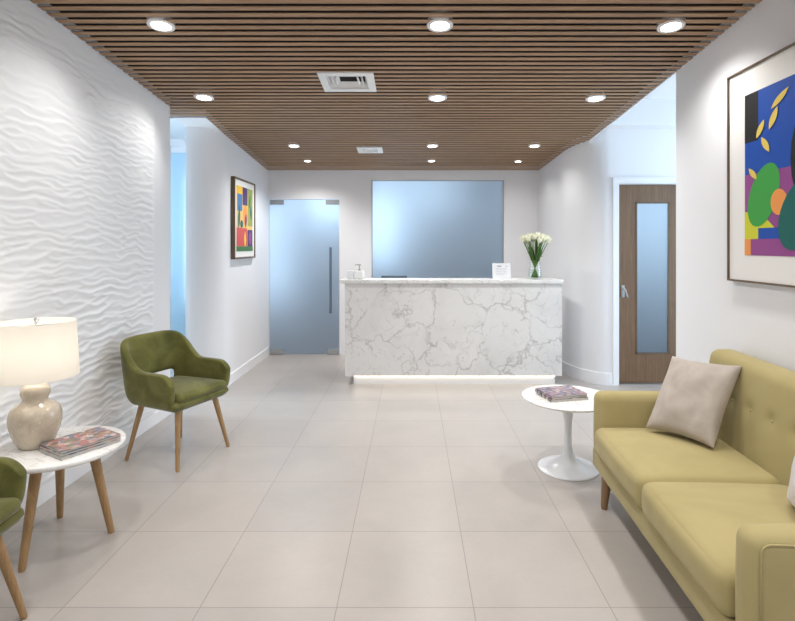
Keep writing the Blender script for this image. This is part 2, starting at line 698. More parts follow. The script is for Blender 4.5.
b = B()
prism(b, [(WL, -1.2), (WR, -1.2), (WR, 3.918), (1.965, 3.918), (1.92, 5.75), (1.775, 6.3), (1.72, WB), (WHL, WB), (-1.945, 4.96), (-2.3, 4.96), (-2.3, 4.67), (WL, 4.67)],
      lambda y: hc(y) + 0.07, lambda y: hc(y) + 0.12)
ce = struct('ceiling', b, M['black'], 'ceiling of brown wooden slats over a black backing', cat='ceiling')
VENT_HOLES = []
for vpx, vpy, vw, vd in ((348, 81.5, 0.42, 0.37), (370, 149.5, 0.29, 0.24)):
    p = ceil_at(vpx, vpy)
    VENT_HOLES.append((p.x - vw / 2 + 0.03, p.x + vw / 2 - 0.03, p.y - vd / 2 + 0.03, p.y + vd / 2 - 0.03))
b = B()
y = 2.943 - 0.0737 * 50
while y + 0.047 < WB:
    xa, xb = max(left_edge(y), left_edge(y + 0.041)), min(right_edge(y), right_edge(y + 0.041))
    segs = [(xa, xb)]
    for vx0, vx1, vy0, vy1 in VENT_HOLES:
        if y + 0.040 > vy0 and y < vy1:
            segs = [(xa, vx0), (vx1, xb)]
    for xa, xb in segs:
      quadbox(b, [(xa, y, hc(y)), (xb, y, hc(y)), (xb, y + 0.040, hc(y + 0.040)), (xa, y + 0.040, hc(y + 0.040)),
                (xa, y, hc(y) + 0.0045), (xb, y, hc(y) + 0.0045), (xb, y + 0.040, hc(y + 0.040) + 0.0045), (xa, y + 0.040, hc(y + 0.040) + 0.0045)])
    y += 0.0737
struct('slats', b, M['slat'], parent=ce)
b = B()
prism(b, [(1.967, 3.918), (1.985, 3.918), (1.94, 5.76), (1.922, 5.76)], lambda y: hc(y) - 0.004, 3.05)
struct('trim_3', b, M['trim'], 'white edge trim along the right end of the ceiling slats', cat='trim')
b = B()
prism(b, [(-2.255, 4.965), (-1.95, 4.965), (-1.962, 5.50), (-2.0, 5.56), (-2.255, 5.56)], lambda y: hc(y) + 0.002, 3.05)
prism(b, [(-2.32, 4.67), (-2.3, 4.67), (-2.3, 4.965), (-2.255, 4.965), (-2.255, 4.985), (-2.32, 4.985)], lambda y: hc(y) - 0.002, 3.05)
struct('trim_4', b, M['wall'], 'white soffit beside the left notch in the ceiling slats', cat='soffit')
b = B()
box(b, -4.6, -2.15, 4.45, 9.0, 3.05, 3.15)
struct('ceiling_left_passage', b, M['wall'], 'white ceiling of the left passage', cat='ceiling')
b = B()
box(b, 1.9, 4.8, 3.76, 9.0, 3.015, 3.15)
struct('ceiling_right_passage', b, M['wall'], 'white ceiling of the right passage', cat='ceiling')
b = B()
box(b, -2.3, 2.3, WB, 9.2, 3.05, 3.15)
struct('ceiling_back_rooms', b, M['wall'], 'white ceiling of the rooms behind the frosted glass', cat='ceiling')
b = B()
box(b, -2.4, -2.255, WB, 9.2, 0, 3.05)
box(b, -0.84, -0.74, WB + 0.1, 9.2, 0, 3.05)  # unseen divider, added to keep the lights of both rooms apart
box(b, 2.3, 2.4, WB, 9.2, 0, 3.05)
box(b, -4.6, 4.8, 9.0, 9.2, 0, 3.05)
struct('wall_back_rooms', b, M['wall'], 'white walls of the rooms behind the frosted glass', cat='wall')

# left passage frosted screen
b = B()
box(b, -4.4, -3.55, 7.7, 7.8, 0, 3.05)
box(b, -3.55, -2.4, 7.7, 7.8, 2.95, 3.05)
struct('wall_left_screen', b, M['wall'], 'white surround of the blue frosted screen in the left passage', cat='wall')


def pane(b, x0, x1, y0, y1, z0, z1):
    """Glass sheet: the front skin is frosted, the rest clear."""
    box(b, x0, x1, y0, y1, z0, z1, 1)
    for f in b.faces:
        f.normal_update()
        if f.normal.y < -0.9:
            f.material_index = 0


FR = [M['frost'], M['clear']]
b = B(); pane(b, -3.55, -2.4, 7.74, 7.752, 0.06, 2.86)
w2 = struct('window_2', b, FR, 'bright blue frosted glass screen in the left passage behind the green armchair', cat='window')
b = B(); box(b, -3.55, -2.4, 7.73, 7.765, 2.86, 2.95); box(b, -3.55, -2.4, 7.73, 7.765, 0, 0.06)
struct('window_frame', b, M['trim'], parent=w2)

# frosted window behind the desk
b = B(); pane(b, VX0, VX1, WB + 0.03, WB + 0.042, VZ0, VZ1)
w1 = struct('window_1', b, FR, 'wide blue frosted glass window behind the reception desk', cat='window')
b = B()
for (x0, x1, z0, z1) in ((VX0, VX0 + 0.012, VZ0, VZ1), (VX1 - 0.012, VX1, VZ0, VZ1), (VX0, VX1, VZ1 - 0.012, VZ1), (VX0, VX1, VZ0, VZ0 + 0.02)):
    box(b, x0, x1, WB + 0.02, WB + 0.028, z0, z1)
struct('window_frame', b, M['steel'], parent=w1)

# frosted glass door
b = B(); pane(b, DX0 + 0.01, DX1 - 0.006, WB + 0.03, WB + 0.042, 0.012, DZ - 0.008)
d1 = struct('door_1', b, FR, 'frameless blue frosted glass door left of the reception desk', cat='door')
for nm, xa, xb, za, zb in (('hinge', DX0 + 0.012, DX0 + 0.20, DZ - 0.075, DZ - 0.012), ('hinge', DX1 - 0.19, DX1 - 0.008, DZ - 0.075, DZ - 0.012),
                           ('hinge', DX0 + 0.012, DX0 + 0.19, 0.006, 0.075), ('hinge', DX1 - 0.17, DX1 - 0.008, 0.006, 0.075)):
    b = B(); box(b, xa, xb, WB + 0.018, WB + 0.054, za, zb)
    bevel(struct(nm, b, M['darksteel'], 'grey steel patch fitting', d1), 0.002)
b = B()
tube(b, [(-1.105, WB - 0.04, 0.575), (-1.105, WB - 0.04, 1.47)], 0.016, 14)
tube(b, [(-1.105, WB - 0.04, 0.68), (-1.105, WB + 0.03, 0.68)], 0.009, 10)
tube(b, [(-1.105, WB - 0.04, 1.36), (-1.105, WB + 0.03, 1.36)], 0.009, 10)
autosmooth(struct('door_handle', b, M['pullsteel'], 'tall grey steel pull bar', d1), 50)

# wooden door with glass
gx0, gx1, gz0, gz1 = 2.413, 2.783, 0.318, 1.966
wy0, wy1 = DW + 0.05, DW + 0.09
b = B()
x0, x1 = WX0 + 0.014, WX1 - 0.002
box(b, x0, gx0, wy0, wy1, 0.012, WZ - 0.015)
box(b, gx1, x1, wy0, wy1, 0.012, WZ - 0.015)
box(b, gx0, gx1, wy0, wy1, 0.012, gz0)
box(b, gx0, gx1, wy0, wy1, gz1, WZ - 0.015)
d2 = struct('door_2', b, M['doorwood'], 'brown wooden door with a tall frosted glass panel', cat='door')
b = B()
for q in ((gx0, gx0 + 0.018, gz0, gz1), (gx1 - 0.018, gx1, gz0, gz1), (gx0, gx1, gz0, gz0 + 0.018), (gx0, gx1, gz1 - 0.018, gz1)):
    box(b, q[0], q[1], wy0 - 0.004, wy0 + 0.012, q[2], q[3])
struct('glazing_bead', b, M['frame'], parent=d2)
b = B(); pane(b, gx0, gx1, wy0 + 0.018, wy0 + 0.028, gz0, gz1)
struct('glass_pane', b, FR, 'blue frosted glass panel', d2)
b = B()
softbox(b, (2.275, wy0 - 0.006, 1.0), (0.035, 0.012, 0.13), 0.006)
tube(b, [(2.272, wy0 - 0.012, 1.03), (2.272, wy0 - 0.05, 1.03), (2.28, wy0 - 0.055, 1.02), (2.31, wy0 - 0.05, 0.93)], 0.009, 10)
struct('door_handle', b, M['steel'], 'steel lever handle on a plate', d2, smooth=True)


# ------------------------------------------------------------------ ceiling lights and vents
DL = [((161, 25.5), 'round recessed downlight nearest the rippled wall, front row of the ceiling'),
      ((440, 25.5), 'round recessed downlight in the middle of the front row, right of the large vent'),
      ((671, 26.5), 'round recessed downlight in the front row beside the large framed print'),
      ((204, 97.5), 'round recessed downlight over the end of the rippled wall, second row'),
      ((437.5, 98), 'round recessed downlight in the middle of the second row, behind the large vent'),
      ((595.5, 98.5), 'round recessed downlight on the right of the second row, before the right passage'),
      ((294, 146), 'recessed downlight left of the small far vent, third row'),
      ((432.5, 146), 'recessed downlight in the middle of the third row, right of the small vent'),
      ((534.5, 146), 'recessed downlight by the curved wall, third row'),
      ((307.5, 161), 'tiny far downlight in the last row, above the frosted glass door'),
      ((431.5, 161), 'tiny far downlight in the last row, above the middle of the frosted window'),
      ((518, 161.5), 'tiny far downlight in the last row, above the right edge of the frosted window')]
tilt = -math.atan(SL)
POW = [46, 52, 34, 46, 52, 54, 42, 48, 15, 40, 42, 8]
proto = None
for i, ((px, py), lab) in enumerate(DL):
    p = ceil_at(px, py)
    if proto is None:
        t = thing('recessed_downlight', lab, 'ceiling light', p, 0, 'recessed ceiling downlights')
        b = B()
        lathe(b, [(0.052, 0.03), (0.056, -0.001), (0.060, -0.006), (0.078, -0.005), (0.081, -0.001), (0.081, 0.03)], seg=40, cap0=False, cap1=False)
        obj('trim_ring', b, M['white'], t, True)
        b = B()
        lathe(b, [(0.057, -0.0035), (0.057, 0.0)], seg=32)
        obj('lens', b, M['lampdisc'], t)
        proto = t
    else:
        t = copy_tree(proto)
        t.location = p
        t['label'] = lab
        t.scale = (1, 1, 1) if i < 6 else ((0.82,) * 3 if i < 9 else (0.6,) * 3)
    t.rotation_euler = (tilt, 0, 0)
    ld = bpy.data.lights.new('downlight', 'SPOT')
    ld.energy = POW[i]
    ld.spot_size = math.radians(140)
    ld.spot_blend = 0.9
    ld.shadow_soft_size = 0.055
    ld.color = (1.0, 0.985, 0.965)
    lo = bpy.data.objects.new('downlight_or_fill_beam', ld)
    COL.objects.link(lo)
    lo.location = p + Vector((0, 0, -0.02))
    if i in (0, 3):                                   # gimbals turned towards the rippled wall
        ld.spot_size = math.radians(112)
        ld.spot_blend = 1.0
        ld.energy = 28 if i == 0 else 19
        lo.rotation_euler = (Vector((WL, p.y - (0.55 if i == 0 else 0.95), 0.9)) - p).to_track_quat('-Z', 'Y').to_euler()
for (x, y) in ((-1.5, 1.9), (0.18, 1.9), (1.6, 1.9), (-1.4, 0.4), (0.18, 0.4), (1.5, 0.4)):      # unseen fill beams without fixtures, added over and behind the viewer
    ld = bpy.data.lights.new('downlight', 'SPOT')
    ld.energy = 46
    ld.spot_size = math.radians(140)
    ld.spot_blend = 0.9
    ld.shadow_soft_size = 0.055
    ld.color = (1.0, 0.985, 0.965)
    lo = bpy.data.objects.new('downlight_or_fill_beam', ld)
    COL.objects.link(lo)
    lo.location = (x, y, hc(y) - 0.02)


def vent(px, py, w, d, lab):
    p = ceil_at(px, py)
    t = thing('ceiling_vent', lab, 'air vent', p, 0, 'white ceiling air vents')
    t.rotation_euler = (tilt, 0, 0)
    b = B()
    q = 0.055
    for x0, x1, y0_, y1_ in ((-w / 2, w / 2, -d / 2, -d / 2 + q), (-w / 2, w / 2, d / 2 - q, d / 2), (-w / 2, -w / 2 + q, -d / 2 + q, d / 2 - q), (w / 2 - q, w / 2, -d / 2 + q, d / 2 - q)):
        box(b, x0, x1, y0_, y1_, -0.012, 0.0)
    obj('frame', b, M['white'], t)
    b = B(); box(b, -w / 2 + q - .005, w / 2 - q + .005, -d / 2 + q - .005, d / 2 - q + .005, 0.035, 0.04)
    obj('backing', b, M['black'], t)
    b = B()
    iw, idp = w / 2 - q, d / 2 - q
    for k in range(3):
        for sx in (-1, 1):        # side louvres, tilted blades
            xk = sx * (iw - 0.004 - k * iw * 0.2)
            yl = idp * (1 - k * 0.24)
            quadbox(b, [(xk - .002, -yl, 0.0), (xk + .002, -yl, 0.0), (xk + .002, yl, 0.0), (xk - .002, yl, 0.0),
                        (xk - sx * .02 - .002, -yl, .03), (xk - sx * .02 + .002, -yl, .03), (xk - sx * .02 + .002, yl, .03), (xk - sx * .02 - .002, yl, .03)])
        for sy in (-1, 1) if k < 2 else ():
            yk = sy * (idp - 0.004 - k * idp * 0.24)
            xl = iw * (1 - k * 0.2)
            quadbox(b, [(-xl, yk - .002, 0.0), (xl, yk - .002, 0.0), (xl, yk + .002, 0.0), (-xl, yk + .002, 0.0),
                        (-xl, yk - sy * .02 - .002, .03), (xl, yk - sy * .02 - .002, .03), (xl, yk - sy * .02 + .002, .03), (-xl, yk - sy * .02 + .002, .03)])
    obj('louvres', b, M['white'], t)


vent(348, 81.5, 0.42, 0.37, 'large white square air vent in the ceiling slats, nearer of the two')
vent(370, 149.5, 0.29, 0.24, 'small far white air vent in the ceiling slats near the back wall')


# ------------------------------------------------------------------ reception desk
DY = 5.60
dk = thing('reception_desk', 'white marble reception desk glowing along its base', 'reception desk', (0, DY, 0))
XL, XR = -0.715, 1.60
b = B(); box(b, XL, XR, 0, 0.03, 0.103, 1.092)
obj('front_panel', b, M['marble'], dk)
b = B(); box(b, XL, XL + 0.03, 0.03, 0.70, 0.103, 1.092)
obj('side_panel', b, M['marble'], dk)
b = B(); box(b, XR - 0.03, XR, 0.03, 0.60, 0.103, 1.092)
obj('side_panel', b, M['marble'], dk)
b = B(); box(b, XL - 0.05, XR + 0.015, -0.035, 0.29, 1.092, 1.13)
bevel(obj('counter_top', b, M['topmarble'], dk), 0.004)
b = B(); box(b, XL + 0.03, XR - 0.03, 0.20, 0.72, 0.71, 0.74)
obj('worktop', b, M['whitelac'], dk)
b = B(); box(b, XL + 0.085, XR - 0.06, 0.065, 0.65, 0.0, 0.103)
obj('toe_kick', b, M['whitelac'], dk)
b = B(); box(b, XL + 0.09, XR - 0.06, 0.036, 0.062, 0.092, 0.102)
obj('light_strip', b, M['led'], dk)

# monitor peeking over the counter
mt = thing('computer_monitor', 'dark monitor edge peeking over the marble counter', 'monitor', (-0.207, 6.08, 0.74))
b = B(); box(b, -0.15, 0.15, -0.012, 0.012, 0.12, 0.405)
bevel(obj('screen', b, M['screen'], mt), 0.004)
b = B(); box(b, -0.015, 0.015, 0.012, 0.03, 0.01, 0.25)
obj('stand', b, M['screen'], mt)
b = B(); softbox(b, (0, 0.02, 0.006), (0.18, 0.13, 0.012), 0.005)
obj('foot', b, M['screen'], mt, True)

CT = 1.13
# soap dispenser and card box
sd = thing('pump_dispenser', 'squat white pump bottle with grey pump on left end of counter', 'dispenser', (-0.573, 5.72, CT))
b = B(); softbox(b, (0, 0, 0.046), (0.10, 0.075, 0.092), 0.012)
obj('bottle', b, M['white'], sd, True)
b = B()
lathe(b, [(0.017, 0.092), (0.017, 0.105), (0.007, 0.107), (0.007, 0.145), (0.018, 0.147), (0.018, 0.16), (0.006, 0.163)], seg=20)
tube(b, [(0, 0, 0.156), (-0.035, 0, 0.156), (-0.046, 0, 0.148)], 0.006, 10)
autosmooth(obj('pump', b, M['steel'], sd))
cb = thing('small_box', 'small plain white box beside the pump bottle on the counter', 'box', (-0.668, 5.72, CT))
b = B(); softbox(b, (0, 0, 0.04), (0.062, 0.062, 0.08), 0.004)
obj('body', b, M['whitelac'], cb, True)
b = B(); softbox(b, (0, 0, 0.086), (0.066, 0.066, 0.012), 0.003)
obj('lid', b, M['white'], cb, True)

# notice card
nc = thing('notice_card', 'small white printed notice card standing on the counter by the tulips', 'sign', (0.968, 5.66, CT))
b = B(); quadbox(b, [(-0.098, 0, 0), (0.098, 0, 0), (0.098, 0.006, 0), (-0.098, 0.006, 0), (-0.098, 0.03, 0.172), (0.098, 0.03, 0.172), (0.098, 0.036, 0.172), (-0.098, 0.036, 0.172)])
obj('card', b, M['white'], nc)
b = B(); quadbox(b, [(-0.05, 0.028, 0.10), (0.05, 0.028, 0.10), (0.05, 0.03, 0.10), (-0.05, 0.03, 0.10), (-0.05, 0.02 + 0.005, 0.104), (0.05, 0.025, 0.104), (0.05, 0.03, 0.104), (-0.05, 0.03, 0.104)])
b.clear(); box(b, -0.04, 0.04, 0.008, 0.075, 0, 0.004); quadbox(b, [(-0.04, 0.071, 0.0), (0.04, 0.071, 0.0), (0.04, 0.075, 0.0), (-0.04, 0.075, 0.0), (-0.03, 0.028, 0.13), (0.03, 0.028, 0.13), (0.03, 0.031, 0.13), (-0.03, 0.031, 0.13)])
obj('stand', b, M['white'], nc)
b = B()
for (x0, x1, z, hgt) in ((-0.045, 0.0, 0.135, 0.011), (0.045, 0.065, 0.137, 0.006), (-0.065, 0.06, 0.112, 0.0025), (-0.065, 0.05, 0.098, 0.0025),
                         (-0.06, 0.055, 0.080, 0.0025), (-0.065, 0.06, 0.064, 0.0025), (-0.055, 0.03, 0.048, 0.0025)):
    ya, yb = 0.03 * z / 0.172, 0.03 * (z + hgt) / 0.172
    quadbox(b, [(x0, ya - .0012, z), (x1, ya - .0012, z), (x1, ya + .001, z), (x0, ya + .001, z), (x0, yb - .0012, z + hgt), (x1, yb - .0012, z + hgt), (x1, yb + .001, z + hgt), (x0, yb + .001, z + hgt)])
obj('print', b, M['ink'], nc)

# vase and tulips
VX, VY = 1.34, 5.72
vs = thing('glass_vase', 'clear glass vase holding tulips on right end of counter', 'vase', (VX, VY, CT))
b = B()
lathe(b, [(0.062, 0.0), (0.071, 0.004), (0.075, 0.03), (0.071, 0.09), (0.061, 0.14), (0.059, 0.165), (0.066, 0.185),
          (0.063, 0.185), (0.056, 0.165), (0.058, 0.14), (0.068, 0.09), (0.071, 0.03), (0.067, 0.010), (0.01, 0.010)], seg=36)
obj('vessel', b, M['vase'], vs, True)
b = B(); lathe(b, [(0.060, 0.0105), (0.065, 0.03), (0.062, 0.088), (0.0605, 0.10), (0.002, 0.10)], seg=36)
obj('water', b, M['water'], vs, True)
for k in range(20):
    ang = 2.39996 * k + 0.3
    ring = math.sqrt((k + 0.6) / 20)
    rr = 0.145 * ring
    top = Vector((rr * math.cos(ang), rr * math.sin(ang) * 0.8, 0.455 - 0.065 * ring ** 2 + random.uniform(-.015, .012)))
    foot = Vector((-0.045 * ring * math.cos(ang), -0.045 * ring * math.sin(ang), 0.016))
    neck = Vector((0.028 * ring * math.cos(ang), 0.028 * ring * math.sin(ang), 0.185))
    tl = thing('tulip', 'cream white tulip standing in the glass vase on the counter', 'flower', (VX, VY, CT), 0, 'cream tulips in the glass vase')
    path = []
    for s in range(9):
        u = s / 8
        p = foot * (1 - u) ** 2 + neck * 2 * u * (1 - u) * 1.0 + top * u * u
        path.append(p)
    b = B(); tube(b, path, 0.0042, 8)
    obj('stem', b, M['stem'], tl, True)
    d = (path[-1] - path[-2]).normalized()
    rot = Vector((0, 0, 1)).rotation_difference(d).to_matrix()
    b = B()
    for ring_i in range(2):
        for j in range(3):
            a0 = 2 * PI * (j + 0.5 * ring_i) / 3
            rows = []
            for s in range(7):
                u = s / 6
                rad = (0.027 if ring_i == 0 else 0.023) * math.sin(PI * (0.12 + 0.70 * u)) ** 0.8
                z = 0.066 * u
                half = 0.62 * (math.sin(PI * min(0.98, 0.12 + 0.86 * u)) ** 0.6) * 1.15
                rows.append([top + rot @ Vector((rad * math.cos(a0 + w * half), rad * math.sin(a0 + w * half), z - 0.006 * abs(w) * u)) for w in (-1, -0.5, 0, 0.5, 1)])
            rings(b, rows, False, False, False)
    o = obj('bloom', b, M['petal'], tl, True)
    sm = o.modifiers.new('Solid', 'SOLIDIFY'); sm.thickness = 0.0022
    b = B()
    la = ang + (0.5 if k % 2 else -0.4)
    base = path[4]
    ln = 0.15 + 0.05 * (k % 3)
    rows = []
    for s in range(8):
        u = s / 7
        out = Vector((math.cos(la), math.sin(la), 0))
        droop = 0.075 * u ** 3 if k % 4 == 3 else 0.0
        c = base + out * (0.008 + (0.075 if k % 4 == 3 else 0.05) * u ** 1.3) + Vector((0, 0, ln * u * (0.8 if k % 4 == 3 else 1) - droop))
        side = Vector((-math.sin(la), math.cos(la), 0)) * 0.017 * math.sin(PI * (0.1 + 0.88 * u)) ** 0.8
        rows.append([c - side, c - out * 0.003, c + side])
    rings(b, rows, False, False, False)
    o = obj('leaf', b, M['leaf'], tl, True)
    sm = o.modifiers.new('Solid', 'SOLIDIFY'); sm.thickness = 0.0015


# ------------------------------------------------------------------ armchairs
def armchair(loc, rz, lab):
    t = thing('armchair', lab, 'armchair', loc, rz, 'olive green velvet armchairs')
    # outline in plan, from right arm tip round the back to left arm tip (facing +x)
    plan = []
    hw, hb, xf, xb = 0.254, 0.248, 0.224, -0.254
    RC = 0.10
    NA, NC, NB = 7, 4, 8
    for i in range(NA):
        u = (i / NA) ** 1.35
        plan.append((xf + (xb + RC - xf) * u, -(hw + (hb - hw) * u)))
    for i in range(NC):
        a = PI / 2 * i / NC
        plan.append((xb + RC - RC * math.sin(a), -(hb - RC + RC * math.cos(a))))
    for i in range(NB + 1):
        u = i / NB
        plan.append((xb, -(hb - RC) * (1 - 2 * u)))
    n = len(plan)
    plan += [(x, -yv) for x, yv in reversed(plan[:NA + NC])]
    n = len(plan)

    def topz(i):
        x, yv = plan[i]
        u = (x - xb) / (xf - xb)                      # 0 at the back, 1 at the arm tip
        s = min(1, max(0, (u - 0.04) / 0.34))
        s = s * s * (3 - 2 * s)
        edge = 0.035 * min(1, (abs(yv) / hb)) ** 4
        tipd = max(0.0, 1 - (xf - x) / 0.09)
        return 0.852 - edge - 0.178 * s - 0.075 * tipd ** 2.2
    b = B()
    NV = 8
    grid = []
    for i, (x, yv) in enumerate(plan):
        zt = topz(i)
        col = []
        uu = (x - xb) / (xf - xb)
        for v in range(NV + 1):
            if v == 0:
                z = 0.395
            elif v == 1:
                z = 0.435
            elif v == 2:
                z = 0.475
            elif v == 3:
                z = 0.546
            else:
                z = 0.546 + (zt - 0.546) * (v - 3) / (NV - 3)
            k = (z - 0.40) / 0.45
            lean = -0.045 * max(0, k) * (1 - min(1, uu / 0.5))
            flare = 1 + (0.06 + 0.05 * (1 - uu)) * min(1, max(0, k) * 1.4)
            inn = 0.84 if v == 0 else (0.965 if v == 1 else 1.0)
            tip = 0
            if i in (0, n - 1):                      # round the arm tip
                tip = -0.03 * max(0, (z - 0.57) / 0.08) ** 2 if z > 0.57 else 0
                if z < 0.5:
                    tip = -0.02 * (0.5 - z) / 0.1
            col.append(b.verts.new((x * inn + lean + tip, yv * flare * (inn if v else 0.88), z + (0.004 if v == 0 else 0))))
        grid.append(col)
    for i in range(n - 1):
        for v in range(NV):
            yv = 0.5 * (plan[i][1] + plan[i + 1][1])
            xx = 0.5 * (plan[i][0] + plan[i + 1][0])
            if xx < xb + 0.10 and 2 <= v < 3 and abs(yv) < 0.20:
                continue
            b.faces.new((grid[i][v], grid[i + 1][v], grid[i + 1][v + 1], grid[i][v + 1]))
    o = obj('shell', b, M['velvet'], t, True, recalc=True)
    s = o.modifiers.new('Solid', 'SOLIDIFY'); s.thickness = 0.05; s.offset = 0
    s = o.modifiers.new('Sub', 'SUBSURF'); s.levels = 2; s.render_levels = 2
    b = B()
    softbox(b, (0.0, 0, 0.414), (0.48, 0.52, 0.078), 0.036, warp=lambda p: ((p.x) * (1 - 2.6 * max(0, 0.418 - p.z)), p.y * (0.90 + 0.10 * min(1, max(0, (p.x + .2) / .4))) * (1 - 2.4 * max(0, 0.418 - p.z)), p.z))
    obj('seat_base', b, M['velvet'], t, True)
    b = B()
    softbox(b, (0.008, 0, 0.470), (0.47, 0.455, 0.062), 0.03, (0.012, 0.0, 0.014), warp=lambda p: (p.x, p.y * (0.88 + 0.12 * min(1, max(0, (p.x + .2) / .4))), p.z))
    obj('seat_cushion', b, M['velvet'], t, True)
    for sx in (-1, 1):
        for sy in (-1, 1):
            b = B()
            tube(b, [(0.165 * sx, 0.165 * sy, 0.40), (0.235 * sx, 0.235 * sy, 0.012), (0.2375 * sx, 0.2375 * sy, 0.0)], [0.021, 0.0125, 0.010], 18)
            autosmooth(obj('leg', b, M['oak'], t), 50)
    return t


armchair((-1.677, 3.78, 0), math.radians(-22.8), 'olive green velvet armchair standing alone before the rippled wall end')
armchair((-1.782, 1.861, 0), math.radians(3.0), 'olive green velvet armchair cut off by the photo edge, before the lamp table')


# ------------------------------------------------------------------ side tables
lt = thing('side_table', 'round marble-topped side table with splayed wooden legs under the lamp', 'side table', (-1.785, 2.665, 0))
TZ = 0.485
b = B(); lathe(b, [(0.282, TZ - 0.026), (0.291, TZ - 0.022), (0.294, TZ - 0.013), (0.292, TZ - 0.003), (0.287, TZ)], seg=72)
autosmooth(obj('table_top', b, M['topmarble'], lt), 60)
for (tx, ty) in ((-1.795, 2.416), (-1.938, 2.89), (-1.570, 2.739)):
    dx, dy = tx + 1.785, ty - 2.665
    b = B(); tube(b, [(dx * 0.62, dy * 0.62, TZ - 0.026), (dx, dy, 0.01), (dx * 1.005, dy * 1.005, 0)], [0.026, 0.016, 0.014], 18)
    autosmooth(obj('leg', b, M['oak'], lt), 50)

tt = thing('pedestal_table', 'round white pedestal table by the far end of the sofa', 'side table', (1.049, 3.53, 0))
b = B(); lathe(b, [(0.20, 0.0), (0.20, 0.006), (0.19, 0.012), (0.15, 0.022), (0.10, 0.038), (0.06, 0.062), (0.036, 0.10), (0.026, 0.16), (0.023, 0.23),
                   (0.026, 0.31), (0.034, 0.37), (0.052, 0.42), (0.085, 0.45), (0.10, 0.458)], seg=64)
obj('pedestal', b, M['whitelac'], tt, True)
b = B(); lathe(b, [(0.27, 0.458), (0.30, 0.472), (0.305, 0.477), (0.304, 0.480)], seg=72)
autosmooth(obj('table_top', b, M['topmarble'], tt), 60)


# ------------------------------------------------------------------ magazines
PALS = [[(164, 104, 96), (188, 154, 146), (118, 114, 100), (102, 114, 140), (196, 188, 180), (154, 130, 100), (112, 102, 98), (168, 122, 114)],
        [(90, 90, 96), (150, 60, 60), (200, 190, 180)],
        [(140, 135, 130), (86, 96, 120), (190, 180, 160)],
        [(104, 100, 122), (170, 126, 130), (178, 160, 162), (92, 94, 104), (132, 126, 146), (186, 166, 158), (118, 110, 128)],
        [(50, 48, 54), (160, 150, 150), (120, 60, 66)],
        [(120, 120, 116), (200, 196, 190), (90, 100, 90)]]


def magazine(cx, cy, z, w, h, t, rz, pal, lab, group):
    m = thing('magazine', lab, 'magazine', (cx, cy, z), rz, group)
    cm = cover_mat('magazine_cover', random.uniform(0, 50), PALS[pal])
    b = B(); box(b, -w / 2, w / 2, -h / 2, h / 2, t - 0.0014, t)
    box(b, -w / 2, w / 2, -h / 2, h / 2, 0, 0.0012)
    box(b, -w / 2 - 0.001, -w / 2, -h / 2, h / 2, 0, t)
    obj('cover', b, cm, m)
    b = B(); box(b, -w / 2, w / 2 - 0.003, -h / 2 + 0.002, h / 2 - 0.002, 0.0012, t - 0.0014)
    obj('page_block', b, M['pages'], m)
    return m


# left pile: corner points read on the table plane
magazine(-1.668, 2.645, TZ, 0.215, 0.285, 0.016, math.radians(-31), 2, 'grey-edged magazine at the bottom of the pile by the lamp', 'magazines by the lamp')
magazine(-1.670, 2.65, TZ + 0.016, 0.215, 0.285, 0.012, math.radians(-32), 1, 'middle magazine of the pile by the lamp', 'magazines by the lamp')
magazine(-1.669, 2.652, TZ + 0.028, 0.21, 0.28, 0.011, math.radians(-32.5), 0, 'colourful topmost magazine of the pile by the lamp', 'magazines by the lamp')
PZ = 0.480
magazine(1.008, 3.538, PZ, 0.27, 0.22, 0.016, math.radians(14), 5, 'grey bottom magazine on the white pedestal table', 'magazines on the pedestal table')
magazine(1.003, 3.540, PZ + 0.016, 0.265, 0.215, 0.012, math.radians(17), 4, 'dark middle magazine on the white pedestal table', 'magazines on the pedestal table')
magazine(1.006, 3.540, PZ + 0.028, 0.265, 0.215, 0.011, math.radians(15.5), 3, 'pink and violet topmost magazine on the white pedestal table', 'magazines on the pedestal table')


# ------------------------------------------------------------------ table lamp
lp = thing('table_lamp', 'cream ceramic table lamp with white drum shade, lit', 'table lamp', (-1.905, 2.655, TZ))
b = B()
lathe(b, [(0.064, 0.0), (0.071, 0.004), (0.086, 0.03), (0.106, 0.08), (0.115, 0.125), (0.115, 0.16), (0.106, 0.19), (0.086, 0.212), (0.065, 0.223),
          (0.0535, 0.233), (0.056, 0.246), (0.065, 0.268), (0.063, 0.290), (0.05, 0.308), (0.03, 0.316), (0.018, 0.318)], seg=56)
obj('base', b, M['ceramic'], lp, True)
b = B()
tube(b, [(0, 0, 0.314), (0, 0, 0.43)], 0.012, 14)
obj('socket', b, M['steel'], lp, True)
b = B()
bz = 0.48
lathe(b, [(0.012, bz - 0.05), (0.016, bz - 0.03), (0.032, bz - 0.005), (0.036, bz + 0.02), (0.026, bz + 0.045), (0.004, bz + 0.055)], seg=24)
obj('bulb', b, M['bulb'], lp, True)
b = B()
z0, z1 = 0.350, 0.628
lathe(b, [(0.191, z0), (0.175, z1), (0.173, z1), (0.189, z0), (0.191, z0)], seg=72, cap0=False, cap1=False)
sh = autosmooth(obj('lamp_shade', b, M['shade'], lp), 60)
b = B()
for k in range(3):
    a = 2 * PI * k / 3
    tube(b, [(0, 0, z1 - 0.02), (0.174 * math.cos(a), 0.174 * math.sin(a), z1 - 0.006)], 0.002, 6)
tube(b, [(0.03, 0, 0.40), (0.06, 0, 0.50), (0.04, 0, 0.60), (0, 0, z1 - 0.02)], 0.002, 6)
tube(b, [(-0.03, 0, 0.40), (-0.06, 0, 0.50), (-0.04, 0, 0.60), (0, 0, z1 - 0.02)], 0.002, 6)
obj('harp', b, M['steel'], lp, True)
